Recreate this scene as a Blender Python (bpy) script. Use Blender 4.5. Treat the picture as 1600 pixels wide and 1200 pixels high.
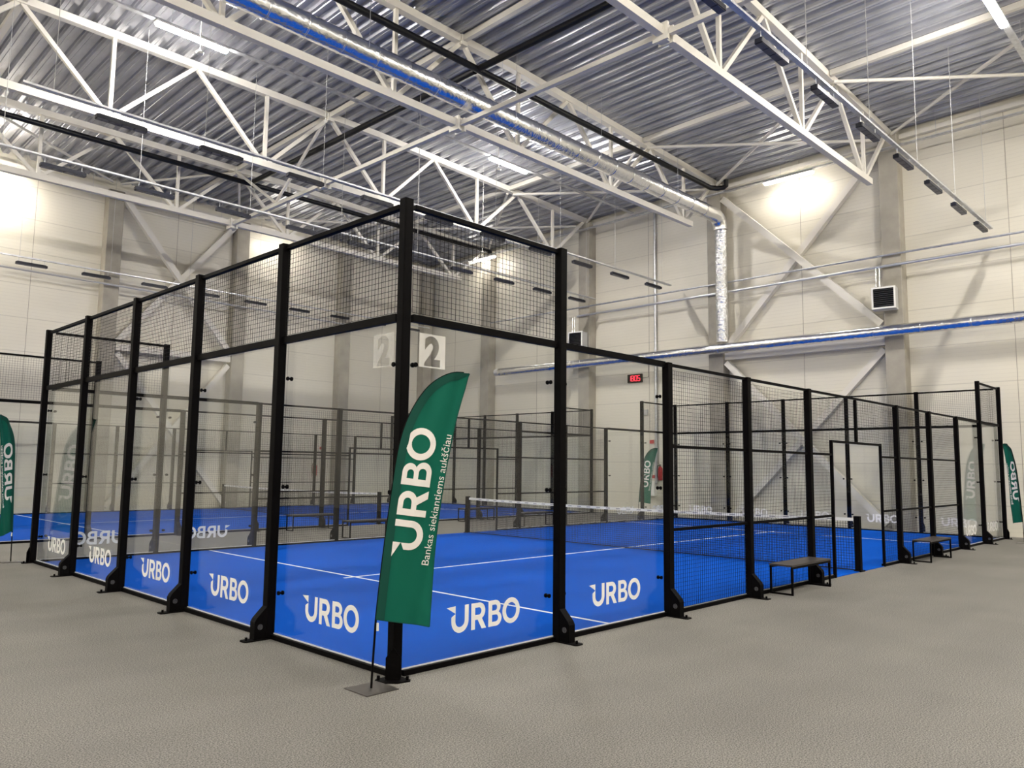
import bpy, bmesh, math, random
from mathutils import Vector, Matrix

for o in list(bpy.data.objects):
    bpy.data.objects.remove(o, do_unlink=True)
S = bpy.context.scene
COL = S.collection
random.seed(4)
PI = math.pi

# ------------------------------------------------------------------ camera
CAM = Vector((-4.1324, -5.3297, 1.7247))
YAW, PITCH, ROLL = 0.7724, 0.1059, 0.0124
fwd = Vector((math.cos(PITCH) * math.cos(YAW), math.cos(PITCH) * math.sin(YAW), math.sin(PITCH)))
rgt = Vector((math.sin(YAW), -math.cos(YAW), 0))
upv = rgt.cross(fwd)
r2 = rgt * math.cos(ROLL) + upv * math.sin(ROLL)
u2 = -rgt * math.sin(ROLL) + upv * math.cos(ROLL)
cam = bpy.data.objects.new('camera', bpy.data.cameras.new('camera'))
COL.objects.link(cam)
M = Matrix.Identity(4)
for i in range(3):
    M[i][0] = r2[i]; M[i][1] = u2[i]; M[i][2] = -fwd[i]; M[i][3] = CAM[i]
cam.matrix_world = M
cam.data.sensor_width = 36
cam.data.lens = 36 * 1224.15 / 1600
cam.data.clip_end = 200
S.camera = cam
# ------------------------------------------------------------------ world, light, exposure
W = bpy.data.worlds.new('world'); S.world = W; W.use_nodes = True
W.node_tree.nodes['Background'].inputs[0].default_value = (0.9, 0.95, 1.0, 1)
W.node_tree.nodes['Background'].inputs[1].default_value = 0.0
S.view_settings.view_transform = 'Standard'
S.view_settings.look = 'None'
S.view_settings.gamma = 1
S.view_settings.exposure = 1.08
try:
    S.view_settings.use_curve_mapping = False
    S.cycles.transparent_max_bounces = 96
except Exception:
    pass
TUBE_POWER = 200.0       # emission of every ceiling luminaire

# ------------------------------------------------------------------ materials
def lin(c):
    return tuple(((x / 255) / 12.92 if x / 255 <= 0.04045 else ((x / 255 + 0.055) / 1.055) ** 2.4) for x in c)
def mat(name, rgb, rough=0.5, metal=0.0, spec=0.5, noise=None, bump=None, emis=None, dist=0.02):
    m = bpy.data.materials.new(name); m.use_nodes = True
    nt = m.node_tree; b = nt.nodes['Principled BSDF']
    c = lin(rgb) if max(rgb) > 1.01 else rgb
    b.inputs['Base Color'].default_value = (*c, 1)
    b.inputs['Roughness'].default_value = rough
    b.inputs['Metallic'].default_value = metal
    b.inputs['Specular IOR Level'].default_value = spec
    if emis:
        b.inputs['Emission Color'].default_value = (*emis[0], 1)
        b.inputs['Emission Strength'].default_value = emis[1]
    if noise or bump:
        tc = nt.nodes.new('ShaderNodeTexCoord')
    if noise:   # (scale, amount, detail)
        n = nt.nodes.new('ShaderNodeTexNoise'); n.inputs['Scale'].default_value = noise[0]
        n.inputs['Detail'].default_value = noise[2]
        nt.links.new(tc.outputs['Object'], n.inputs['Vector'])
        r = nt.nodes.new('ShaderNodeMapRange')
        r.inputs[1].default_value = 0.3; r.inputs[2].default_value = 0.7
        r.inputs[3].default_value = 1 - noise[1]; r.inputs[4].default_value = 1 + noise[1]
        nt.links.new(n.outputs['Fac'], r.inputs[0])
        mx = nt.nodes.new('ShaderNodeVectorMath'); mx.operation = 'SCALE'
        mx.inputs[0].default_value = c
        nt.links.new(r.outputs[0], mx.inputs['Scale'])
        nt.links.new(mx.outputs[0], b.inputs['Base Color'])
    if bump:    # (scale, strength)
        n2 = nt.nodes.new('ShaderNodeTexNoise'); n2.inputs['Scale'].default_value = bump[0]
        n2.inputs['Detail'].default_value = 4
        nt.links.new(tc.outputs['Object'], n2.inputs['Vector'])
        bp = nt.nodes.new('ShaderNodeBump'); bp.inputs['Strength'].default_value = bump[1]
        bp.inputs['Distance'].default_value = dist
        nt.links.new(n2.outputs['Fac'], bp.inputs['Height'])
        nt.links.new(bp.outputs[0], b.inputs['Normal'])
    return m

BLACK = mat('black_powder_coat', (0.0028, 0.0024, 0.0026), 0.55, 0, 0.04)
WIRE = mat('black_wire', (0.004, 0.0036, 0.0036), 0.6, 0, 0.12)
PIPE = mat('black_plastic', (0.005, 0.005, 0.006), 0.45, 0, 0.3)
ALU = mat('bare_aluminium', (0.75, 0.76, 0.78), 0.3, 1.0)
LOUV = mat('dark_grey_louvre', (0.07, 0.07, 0.07), 0.5)
EMB = mat('dim_grey_emblem', (0.10, 0.10, 0.11), 0.5)
TRIMM = mat('light_edge_strip', (0.62, 0.63, 0.66), 0.4)
JOINT = mat('dark_joint_tape', (0.33, 0.30, 0.25), 0.8)
WHITE = mat('white_paint', (0.80, 0.79, 0.75), 0.45)
STEEL = mat('cream_painted_steel', (0.70, 0.67, 0.60), 0.5, 0, 0.35)
CONC = mat('grey_concrete', (0.36, 0.335, 0.28), 0.85, 0, 0.3, noise=(2.2, 0.12, 6), bump=(40, 0.15))
BEIGE = mat('beige_concrete', (0.56, 0.53, 0.44), 0.85, 0, 0.3, noise=(2.2, 0.06, 6))
GALV = mat('galvanised_steel', (0.55, 0.56, 0.58), 0.38, 0.85, noise=(9, 0.15, 3))
DUCT = mat('shiny_foil_duct', (0.80, 0.81, 0.82), 0.19, 1.0, bump=(9, 0.6), dist=0.03)
FOILP = mat('insulated_pipe_foil', (0.72, 0.73, 0.74), 0.4, 1.0, bump=(12, 0.4))
CRUMP = mat('crumpled_foil', (0.78, 0.79, 0.79), 0.22, 1.0, bump=(9, 1.0), dist=0.09)
STICK = mat('white_sticker', (0.86, 0.85, 0.82), 0.6)
GREEN = mat('green_banner_fabric', (0.003, 0.105, 0.068), 0.75, 0, 0.15)
DGREEN = mat('dark_green_sleeve', (0.004, 0.060, 0.042), 0.75, 0, 0.2)
LETTER = mat('banner_lettering', (0.78, 0.74, 0.71), 0.8)
BENCHTOP = mat('dark_bench_board', (0.038, 0.031, 0.027), 0.4, noise=(5, 0.25, 5))
BENCHM = mat('brown_steel_plate', (0.11, 0.10, 0.095), 0.35, 0.6)
RED = mat('red_enamel', (0.45, 0.015, 0.02), 0.35)
LEDRED = mat('red_led', (0.5, 0.01, 0.02), 0.4, emis=((1.0, 0.03, 0.06), 0.9))
GREY = mat('grey_plastic', (0.45, 0.45, 0.44), 0.5)
NETM = mat('black_net_cord', (0.012, 0.013, 0.02), 0.8)
DARKLAMP = mat('dark_lamp_housing', (0.007, 0.008, 0.016), 0.4, 0.0, 0.3)
LENS = mat('lamp_lens', (0.05, 0.05, 0.07), 0.3)
TUBE = mat('lit_diffuser', (0.9, 0.9, 0.9), 0.5, emis=((1.0, 0.955, 0.91), TUBE_POWER*1.45))
TUBE_B = mat('lit_bright_diffuser', (0.9, 0.9, 0.9), 0.5, emis=((1.0, 0.955, 0.90), TUBE_POWER*0.8))
TUBE_W = mat('lit_wall_diffuser', (0.9, 0.9, 0.9), 0.5, emis=((1.0, 0.93, 0.84), TUBE_POWER*0.14))
TUBE_L = mat('lit_left_diffuser', (0.9, 0.9, 0.9), 0.5, emis=((1.0, 0.93, 0.84), TUBE_POWER*0.42))
LINE = mat('white_court_line', (0.80, 0.82, 0.85), 0.7)
BAND = mat('white_net_band', (0.78, 0.77, 0.72), 0.8)
BANDTXT = mat('grey_band_print', (0.25, 0.26, 0.28), 0.8)
TURF = mat('blue_turf', (0.0, 0.078, 0.47), 0.85, 0, 0.05, noise=(0.45, 0.10, 5), bump=(260, 0.25))

def floor_mat():
    m = bpy.data.materials.new('speckled_grey_floor'); m.use_nodes = True
    nt = m.node_tree; b = nt.nodes['Principled BSDF']
    tc = nt.nodes.new('ShaderNodeTexCoord')
    def nz(s, d, v=None):
        n = nt.nodes.new('ShaderNodeTexNoise'); n.inputs['Scale'].default_value = s; n.inputs['Detail'].default_value = d
        if v:
            mp = nt.nodes.new('ShaderNodeMapping'); mp.inputs['Scale'].default_value = v
            nt.links.new(tc.outputs['Object'], mp.inputs[0]); nt.links.new(mp.outputs[0], n.inputs['Vector'])
        else:
            nt.links.new(tc.outputs['Object'], n.inputs['Vector'])
        return n
    a = nz(100, 4); c = nz(0.7, 5); w = nz(1.3, 4, (0.25, 1.5, 1))
    r1 = nt.nodes.new('ShaderNodeValToRGB')
    r1.color_ramp.elements[0].position = 0.38; r1.color_ramp.elements[0].color = (0.062, 0.058, 0.050, 1)
    r1.color_ramp.elements[1].position = 0.62; r1.color_ramp.elements[1].color = (0.255, 0.243, 0.216, 1)
    nt.links.new(a.outputs['Fac'], r1.inputs[0])
    def rng(n, lo, hi):
        r = nt.nodes.new('ShaderNodeMapRange'); r.inputs[1].default_value = 0.3; r.inputs[2].default_value = 0.7
        r.inputs[3].default_value = lo; r.inputs[4].default_value = hi
        nt.links.new(n.outputs['Fac'], r.inputs[0]); return r
    q = rng(c, 0.90, 1.10); q2 = rng(w, 0.95, 1.05)
    mu = nt.nodes.new('ShaderNodeMath'); mu.operation = 'MULTIPLY'
    nt.links.new(q.outputs[0], mu.inputs[0]); nt.links.new(q2.outputs[0], mu.inputs[1])
    sc = nt.nodes.new('ShaderNodeVectorMath'); sc.operation = 'SCALE'
    nt.links.new(r1.outputs[0], sc.inputs[0]); nt.links.new(mu.outputs[0], sc.inputs['Scale'])
    nt.links.new(sc.outputs[0], b.inputs['Base Color'])
    b.inputs['Roughness'].default_value = 0.62
    b.inputs['Specular IOR Level'].default_value = 0.35
    bp = nt.nodes.new('ShaderNodeBump'); bp.inputs['Strength'].default_value = 0.12; bp.inputs['Distance'].default_value = 0.006
    nt.links.new(a.outputs['Fac'], bp.inputs['Height']); nt.links.new(bp.outputs[0], b.inputs['Normal'])
    return m
FLOOR = floor_mat()

def panel_mat():
    """Cream sandwich panels: joints every 1.2 m of height, fine ribs between."""
    m = bpy.data.materials.new('cream_wall_panels'); m.use_nodes = True
    nt = m.node_tree; b = nt.nodes['Principled BSDF']
    tc = nt.nodes.new('ShaderNodeTexCoord'); sp = nt.nodes.new('ShaderNodeSeparateXYZ')
    nt.links.new(tc.outputs['Object'], sp.inputs[0])
    def math_(op, a, bb):
        n = nt.nodes.new('ShaderNodeMath'); n.operation = op
        for i, v in enumerate((a, bb)):
            if v is None: continue
            if isinstance(v, (int, float)): n.inputs[i].default_value = v
            else: nt.links.new(v, n.inputs[i])
        return n.outputs[0]
    z = sp.outputs['Z']
    fr = math_('MODULO', math_('ADD', z, 0.33), 1.15)
    joint = math_('LESS_THAN', fr, 0.022)
    rib = math_('MODULO', math_('ADD', z, 10), 0.115)
    ribm = math_('LESS_THAN', rib, 0.012)
    hgt = math_('ADD', math_('MULTIPLY', joint, 1.0), math_('MULTIPLY', ribm, 0.35))
    mix = nt.nodes.new('ShaderNodeMixRGB')
    mix.inputs[1].default_value = (0.69, 0.655, 0.555, 1); mix.inputs[2].default_value = (0.44, 0.41, 0.35, 1)
    nt.links.new(math_('MULTIPLY', hgt, 0.55), mix.inputs[0])
    n = nt.nodes.new('ShaderNodeTexNoise'); n.inputs['Scale'].default_value = 0.6; n.inputs['Detail'].default_value = 3
    nt.links.new(tc.outputs['Object'], n.inputs['Vector'])
    nt.links.new(mix.outputs[0], b.inputs['Base Color'])
    bp = nt.nodes.new('ShaderNodeBump'); bp.invert = True
    bp.inputs['Strength'].default_value = 0.5; bp.inputs['Distance'].default_value = 0.01
    nt.links.new(hgt, bp.inputs['Height']); nt.links.new(bp.outputs[0], b.inputs['Normal'])
    b.inputs['Roughness'].default_value = 0.42
    b.inputs['Specular IOR Level'].default_value = 0.45
    return m
PANEL = panel_mat()
DECK = mat('corrugated_roof_steel', (0.45, 0.46, 0.50), 0.30, 0.65, noise=(1.5, 0.10, 3))

def glass_mat():
    m = bpy.data.materials.new('clear_safety_glass'); m.use_nodes = True
    nt = m.node_tree; nt.nodes.clear()
    out = nt.nodes.new('ShaderNodeOutputMaterial')
    tr = nt.nodes.new('ShaderNodeBsdfTransparent'); tr.inputs[0].default_value = (0.986, 0.994, 0.988, 1)
    gl = nt.nodes.new('ShaderNodeBsdfGlossy'); gl.inputs['Roughness'].default_value = 0.0
    g = nt.nodes.new('ShaderNodeNewGeometry')
    d = nt.nodes.new('ShaderNodeVectorMath'); d.operation = 'DOT_PRODUCT'
    nt.links.new(g.outputs['Incoming'], d.inputs[0]); nt.links.new(g.outputs['Normal'], d.inputs[1])
    def mm(op, a, bb=None):
        n = nt.nodes.new('ShaderNodeMath'); n.operation = op
        for i, v in enumerate((a, bb)):
            if v is None: continue
            if isinstance(v, (int, float)): n.inputs[i].default_value = v
            else: nt.links.new(v, n.inputs[i])
        return n.outputs[0]
    c = mm('ABSOLUTE', d.outputs['Value'])
    p = mm('POWER', mm('SUBTRACT', 1.0, c), 5.0)
    f = mm('ADD', mm('MULTIPLY', p, 0.965), 0.035)
    mx = nt.nodes.new('ShaderNodeMixShader')
    nt.links.new(f, mx.inputs[0]); nt.links.new(tr.outputs[0], mx.inputs[1]); nt.links.new(gl.outputs[0], mx.inputs[2])
    nt.links.new(mx.outputs[0], out.inputs[0])
    return m
GLASS = glass_mat()
def frost_mat():
    m = bpy.data.materials.new('pale_translucent_sticker'); m.use_nodes = True
    nt = m.node_tree; nt.nodes.clear()
    out = nt.nodes.new('ShaderNodeOutputMaterial')
    tr = nt.nodes.new('ShaderNodeBsdfTransparent')
    df = nt.nodes.new('ShaderNodeBsdfDiffuse'); df.inputs[0].default_value = (0.85, 0.84, 0.80, 1)
    mx = nt.nodes.new('ShaderNodeMixShader'); mx.name = 'Mix Shader'; mx.inputs[0].default_value = 0.18
    nt.links.new(tr.outputs[0], mx.inputs[1]); nt.links.new(df.outputs[0], mx.inputs[2])
    nt.links.new(mx.outputs[0], out.inputs[0])
    return m
FROST = frost_mat()
FROST2 = FROST.copy(); FROST2.name = 'white_translucent_sticker'
FROST2.node_tree.nodes['Mix Shader'].inputs[0].default_value = 0.5

# ------------------------------------------------------------------ mesh helpers
class MB:
    def __init__(s): s.v = []; s.f = []; s.smooth = []
    def add(s, vs, fs, sm=False):
        n = len(s.v); s.v += [tuple(v) for v in vs]
        s.f += [tuple(i + n for i in f) for f in fs]; s.smooth += [sm] * len(fs); return s
    def box(s, x0, x1, y0, y1, z0, z1):
        return s.add([(x0,y0,z0),(x1,y0,z0),(x1,y1,z0),(x0,y1,z0),(x0,y0,z1),(x1,y0,z1),(x1,y1,z1),(x0,y1,z1)],
                     [(0,3,2,1),(4,5,6,7),(0,1,5,4),(1,2,6,5),(2,3,7,6),(3,0,4,7)])
    def bevbox(s, x0, x1, y0, y1, z0, z1, b=0.01):
        """box with chamfered vertical edges"""
        p = [(x0+b,y0),(x1-b,y0),(x1,y0+b),(x1,y1-b),(x1-b,y1),(x0+b,y1),(x0,y1-b),(x0,y0+b)]
        return s.prism(p, z0, z1)
    def prism(s, p, z0, z1):
        n = len(p)
        return s.add([(a,b,z0) for a,b in p] + [(a,b,z1) for a,b in p],
                     [tuple(range(n-1,-1,-1)), tuple(range(n,2*n))] + [(i,(i+1)%n,(i+1)%n+n,i+n) for i in range(n)])
    def prism_x(s, p, x0, x1):   # profile in (y, z)
        n = len(p)
        return s.add([(x0,a,b) for a,b in p] + [(x1,a,b) for a,b in p],
                     [tuple(range(n-1,-1,-1)), tuple(range(n,2*n))] + [(i,(i+1)%n,(i+1)%n+n,i+n) for i in range(n)])
    def bar(s, a, b, w, h=None, up=(0,0,1)):
        """rectangular bar from a to b; w sideways, h along up"""
        a = Vector(a); b = Vector(b); h = h or w
        d = (b - a).normalized(); u = Vector(up)
        if abs(d.dot(u)) > 0.99: u = Vector((1,0,0))
        r = d.cross(u).normalized(); u = r.cross(d).normalized()
        r *= w/2; u *= h/2
        vs = [p + q for p in (a, b) for q in (-r-u, r-u, r+u, -r+u)]
        return s.add(vs, [(0,1,2,3),(7,6,5,4),(0,4,5,1),(1,5,6,2),(2,6,7,3),(3,7,4,0)])
    def tube(s, pts, rad, n=16, caps=True):
        pts = [Vector(p) for p in pts]
        rads = rad if isinstance(rad, (list, tuple)) else [rad]*len(pts)
        d0 = (pts[1]-pts[0]).normalized()
        u = Vector((0,0,1)) if abs(d0.z) < 0.9 else Vector((1,0,0))
        r = d0.cross(u).normalized()
        vs = []
        for i, p in enumerate(pts):
            if i == 0: d = d0
            elif i == len(pts)-1: d = (pts[i]-pts[i-1]).normalized()
            else: d = ((pts[i+1]-pts[i]).normalized() + (pts[i]-pts[i-1]).normalized()).normalized()
            r = (r - d*r.dot(d)).normalized(); q = d.cross(r)
            for k in range(n):
                a = 2*PI*k/n; vs.append(p + (r*math.cos(a) + q*math.sin(a))*rads[i])
        fs = []
        for i in range(len(pts)-1):
            for k in range(n):
                k2 = (k+1) % n
                fs.append((i*n+k, i*n+k2, (i+1)*n+k2, (i+1)*n+k))
        s.add(vs, fs, True)
        if caps:
            m = len(pts)-1
            s.add([vs[k] for k in range(n)], [tuple(range(n-1,-1,-1))])
            s.add([vs[m*n+k] for k in range(n)], [tuple(range(n))])
        return s
    def mesh(s, name, m):
        me = bpy.data.meshes.new(name); me.from_pydata(s.v, [], s.f); me.update()
        me.polygons.foreach_set('use_smooth', s.smooth)
        me.materials.append(m); return me
def link(name, me, parent=None, loc=(0,0,0), rz=0):
    o = bpy.data.objects.new(name, me); COL.objects.link(o)
    o.location = loc; o.rotation_euler = (0, 0, rz)
    if parent: o.parent = parent
    return o
def part(name, mb, m, parent=None, loc=(0,0,0), rz=0):
    return link(name, mb.mesh(name, m), parent, loc, rz)
def tag(o, label=None, cat=None, group=None, kind=None):
    if label: o['label'] = label
    if cat: o['category'] = cat
    if group: o['group'] = group
    if kind: o['kind'] = kind
    return o
def thing(name, label, cat, loc=(0,0,0), rz=0, group=None):
    o = bpy.data.objects.new(name, None); COL.objects.link(o)
    o.empty_display_size = 0.2; o.location = loc; o.rotation_euler = (0,0,rz)
    return tag(o, label, cat, group)
def struct(name, mb, m, label=None):
    o = part(name, mb, m); o['kind'] = 'structure'
    if label: tag(o, label)
    return o
ORD = ['first','second','third','fourth','fifth','sixth','seventh','eighth','ninth','tenth','eleventh','twelfth']

# ------------------------------------------------------------------ lettering
def arc(cx, cy, rx, ry, a0, a1, n=14):
    return [(cx + rx*math.cos(math.radians(a0+(a1-a0)*i/n)), cy + ry*math.sin(math.radians(a0+(a1-a0)*i/n))) for i in range(n+1)]
def logo_polys():
    """URBO word mark, cap height 1, length about 3.6; list of closed outlines (holes even-odd)."""
    P = []
    P.append([(-0.24, 0.97), (0.20, 1.0), (0.20, 0.72)])                                   # flag of the U
    P.append([(0.0, 0.60), (0.20, 0.71)] + arc(0.44, 0.44, 0.24, 0.24, 180, 360) + [(0.68, 1.0), (0.88, 1.0)]
             + arc(0.44, 0.43, 0.44, 0.44, 360, 180))
    x = 1.02
    P.append([(x, 0), (x, 1.0), (x+0.42, 1.0)] + arc(x+0.42, 0.68, 0.32, 0.32, 90, -62, 14)
             + [(x+0.80, 0), (x+0.56, 0), (x+0.34, 0.36), (x+0.20, 0.36), (x+0.20, 0)])
    P.append([(x+0.20, 0.54), (x+0.20, 0.82), (x+0.40, 0.82)] + arc(x+0.40, 0.68, 0.14, 0.14, 90, -90, 8))
    x = 1.94
    P.append([(x, 0), (x, 1.0), (x+0.38, 1.0)] + arc(x+0.38, 0.74, 0.29, 0.26, 90, -55, 10)
             + arc(x+0.42, 0.285, 0.31, 0.285, 60, -90, 12))
    P.append([(x+0.20, 0.60), (x+0.20, 0.83), (x+0.37, 0.83)] + arc(x+0.37, 0.715, 0.11, 0.115, 90, -90, 8))
    P.append([(x+0.20, 0.17), (x+0.20, 0.44), (x+0.41, 0.44)] + arc(x+0.41, 0.305, 0.13, 0.135, 90, -90, 8))
    x = 3.22
    P.append(arc(x, 0.5, 0.50, 0.51, 0, 348, 28))
    P.append(arc(x, 0.5, 0.30, 0.32, 0, 344, 24))
    return P
def outlines_mesh(name, polys, m, depth=0.002, fmap=None, ext_map=None):
    cu = bpy.data.curves.new(name, 'CURVE'); cu.dimensions = '2D'; cu.fill_mode = 'BOTH'; cu.extrude = depth/2
    for p in polys:
        sp = cu.splines.new('POLY'); sp.points.add(len(p)-1); sp.use_cyclic_u = True
        for i, (a, b) in enumerate(p):
            q = fmap(a, b) if fmap else (a, b)
            sp.points[i].co = (q[0], q[1], 0, 1)
    o = bpy.data.objects.new(name, cu); COL.objects.link(o)
    me = bpy.data.meshes.new_from_object(o.evaluated_get(bpy.context.evaluated_depsgraph_get()))
    bpy.data.objects.remove(o); bpy.data.curves.remove(cu)
    me.materials.clear(); me.materials.append(m); me.name = name
    return me
def text_mesh(name, body, m, size=1, depth=0.002, align='LEFT', bold=0.0):
    cu = bpy.data.curves.new(name, 'FONT'); cu.body = body; cu.size = size; cu.extrude = depth/2; cu.align_x = align
    cu.offset = bold; cu.resolution_u = 4
    o = bpy.data.objects.new(name, cu); COL.objects.link(o)
    bpy.context.view_layer.update()
    me = bpy.data.meshes.new_from_object(o.evaluated_get(bpy.context.evaluated_depsgraph_get()))
    bpy.data.objects.remove(o); bpy.data.curves.remove(cu)
    me.materials.clear(); me.materials.append(m); me.name = name
    return me

# ================================================================== the hall
X0, X1, Y0, Y1 = -14.0, 20.95, -10.0, 24.95
def zt(x, y):   # underside of the top chords
    return 12.37 - 0.02*(y-2.67) - 0.03*max(0, x-10)
mb = MB(); mb.box(X0-0.3, X1+0.3, Y0-0.3, Y1+0.3, -0.2, 0); struct('floor', mb, FLOOR)
ZW = 12.9
mb = MB(); mb.box(X1, X1+0.3, Y0-0.3, Y1+0.3, 0, ZW); struct('wall_right', mb, PANEL)
mb = MB(); mb.box(X0-0.3, X1, Y1, Y1+0.3, 0, ZW); struct('wall_left', mb, PANEL)
mb = MB(); mb.box(X0-0.3, X0, Y0, Y1, 0, ZW+0.2); struct('wall_back', mb, PANEL)
mb = MB(); mb.box(X0-0.3, X1, Y0-0.3, Y0, 0, ZW+0.2); struct('wall_front', mb, PANEL)
# trapezoidal roof deck, ribs along y
mb = MB(); P = 0.42; prof = []
x = X0-0.3
while x < X1+0.3:
    prof += [(x, 0), (x+0.07, 0), (x+0.08, 0.012), (x+0.09, 0.012), (x+0.10, 0), (x+0.17, 0), (x+0.195, 0.06), (x+0.205, 0.065), (x+0.23, 0.13), (x+0.36, 0.13), (x+0.385, 0.065), (x+0.395, 0.06)]
    x += P
vs = []; n = len(prof)
for y in (Y0-0.2, Y1+0.2):
    vs += [(px, y, zt(px, y)+0.19+pz) for px, pz in prof]
for y in (Y0-0.2, Y1+0.2):
    vs += [(px, y, zt(px, y)+0.60) for px, pz in prof]
fs = [(i+1, i, i+n, i+n+1) for i in range(n-1)] + [(2*n+i, 2*n+i+1, 3*n+i+1, 3*n+i) for i in range(n-1)]
mb.add(vs, fs); struct('ceiling', mb, DECK)
# vertical panel joints on the walls as slim cover strips
k = 1
for y in (-3.3, -0.35, 5.65, 11.75, 17.6, 23.0):
    mb = MB(); mb.box(X1-0.006, X1+0.001, y-0.007, y+0.007, 0, 12.2); struct('trim_%d' % k, mb, JOINT); k += 1
for xx in (-1.8, 3.2, 8.1, 13.1, 18.0):
    mb = MB(); mb.box(xx-0.007, xx+0.007, Y1-0.006, Y1+0.001, 0, 12.0); struct('trim_%d' % k, mb, JOINT); k += 1

# concrete columns
def column(loc, w, d, axis, m, label, h):
    mb = MB()
    if axis == 'x': mb.bevbox(-d, 0, -w/2, w/2, 0, h, 0.015)
    else: mb.bevbox(-w/2, w/2, -d, 0, 0, h, 0.015)
    o = part('concrete_column', mb, m, loc=loc); tag(o, label, 'column', 'concrete columns along the walls'); return o
rl = ['concrete column on the right wall behind the camera side', 'concrete column on the right wall carrying the grey fan heater, right of the cross bracing',
      'concrete column on the right wall behind the vertical silver duct', 'concrete column on the right wall behind the partly hidden fan heater',
      'concrete column on the right wall near the far corner of the hall']
for i, y in enumerate((-3.3, 2.67, 8.64, 14.62, 20.45)):
    if i == 0: continue
    column((X1, y, 0), 0.56, 0.46, 'x', CONC, rl[i], zt(20.6, y))
ll = ['concrete column on the left wall at the left edge', 'concrete column on the left wall, left of the white cross bracing', 'concrete column on the left wall, right of the white cross bracing',
      'concrete column on the left wall, second one right of the white cross bracing', 'concrete column in the far corner of the hall']
for i, xx in enumerate((5.65, 10.6, 15.65, 20.45)):
    column((xx, Y1, 0), 0.54, 0.46, 'y', CONC, ll[i+1], zt(xx, 24.5)-0.3)

# eaves beams
for a, b, lab in (((X1-0.12, Y0, 0), (X1-0.12, Y1-0.25, 0), 'cream eaves beam along the top of the right wall'),
                  ((X0, Y1-0.12, 0), (X1-0.25, Y1-0.12, 0), 'cream eaves beam along the top of the left wall')):
    mb = MB(); za = zt(a[0], a[1]); zb = zt(b[0], b[1])
    off = -0.05
    mb.bar((a[0], a[1], za+off), (b[0], b[1], zb+off), 0.16, 0.14)
    tag(part('eaves_beam', mb, STEEL), lab, 'beam')

# roof trusses
TL = ['roof truss nearest the camera, its bottom chord crossing the top right of the view',
      'second roof truss from the camera, beside the large silver duct',
      'third roof truss from the camera, beyond the silver duct',
      'farthest roof truss, nearest to the left wall']
def truss(y, label):
    t = thing('roof_truss', label, 'roof truss', (0, y, 0), group='roof trusses')
    zb = 10.13; XL = -10.35
    mb = MB(); mb.bar((XL, 0, zb), (18.95, 0, zb), 0.16, 0.18); part('bottom_chord', mb, STEEL, t)
    zc = lambda x: zt(x, y) + 0.09
    mb = MB(); mb.bar((XL-3, 0, zc(0)), (10, 0, zc(10)), 0.18, 0.19); mb.bar((10, 0, zc(10)), (20.7, 0, zc(20.7)), 0.18, 0.19)
    part('top_chord', mb, STEEL, t)
    xb = 18.5
    while xb > XL:
        mb = MB(); mb.bar((xb, 0, zb+0.05), (xb, 0, zc(xb)-0.05), 0.09); part('web_post', mb, STEEL, t)
        for xt in (xb-2.05, min(xb+2.05, 20.45)):
            mb = MB(); s_ = 0.10 if xt < xb else -0.10
            mb.bar((xb - s_, 0, zb+0.06), (xt + s_*0.4, 0, zc(xt)-0.08), 0.10); part('web_diagonal', mb, STEEL, t)
        xb -= 4.1
    mb = MB(); mb.box(8.04, 8.10, -0.17, 0.17, zb-0.20, zb+0.15); mb.box(8.24, 8.30, -0.17, 0.17, zb-0.20, zb+0.15); mb.box(8.08, 8.26, -0.10, 0.10, zb-0.18, zb+0.14)   # bolted splice box
    for sx in (-1, 1):
        for zz in (-0.07, 0.07): mb.tube([(8.17+sx*0.05, -0.15, zb+zz), (8.17+sx*0.05, -0.175, zb+zz)], 0.018, 8)
    part('splice_plate', mb, STEEL, t)
    mb = MB(); mb.box(8.14, 8.34, -0.13, 0.13, zc(8)-0.17, zc(8)+0.09); part('splice_plate', mb, STEEL, t)
    return t
TY = [2.67, 8.64, 14.6, 20.5]
for y, l in zip(TY, TL): truss(y, l)
truss(-3.3, 'roof truss passing overhead beside the camera')

# purlin-like ties between the trusses
def tie(p, q, w, label, h=None, name='tie_beam'):
    mb = MB(); mb.bar(p, q, w, h or w); tag(part(name, mb, STEEL), label, 'beam', 'steel tie beams of the roof')
YS = [-3.3] + TY
WH = ['at the right edge', 'over the near court', 'behind the silver duct', 'over the far court']
for i in range(4):
    a, b = YS[i], YS[i+1]
    tie((8.17, a+0.16, 10.10), (8.17, b-0.16, 10.10), 0.11, 'low steel tie between bottom chords, ' + WH[i])
    for xx, nm in ((8.25, 'middle'), (16.0, 'right')):
        tie((xx, a+0.12, zt(xx, a)+0.10), (xx, b-0.12, zt(xx, b)+0.10), 0.12, 'high steel tie under the roof deck, %s row, %s' % (nm, WH[i]), 0.15)
    # wind bracing at the right wall end
    for (xa, ya, xb_, yb), nm in (((16.1, a+0.15, 20.5, b-0.15), 'rising to the left'), ((20.5, a+0.15, 16.1, b-0.15), 'rising to the right')):
        dz = 0.0 if 'left' in nm else 0.11
        mb = MB(); mb.tube([(xa, ya, zt(xa, ya)+0.0-dz), (xb_, yb, zt(xb_, yb)+0.0-dz)], 0.05, 10)
        tag(part('roof_brace', mb, STEEL), 'roof brace near right wall, %s, %s' % (nm, WH[i]), 'brace', 'roof bracing tubes')
for xx in (0.1, 8.25, 16.0):
    tie((xx, 20.62, zt(xx, 20.5)+0.10), (xx, Y1-0.2, zt(xx, Y1)+0.10), 0.14, 'short high steel tie from the last truss to the left wall at %s' % {0.1: 'the left edge', 8.25: 'the middle splice', 16.0: 'the far end'}[xx])
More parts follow.
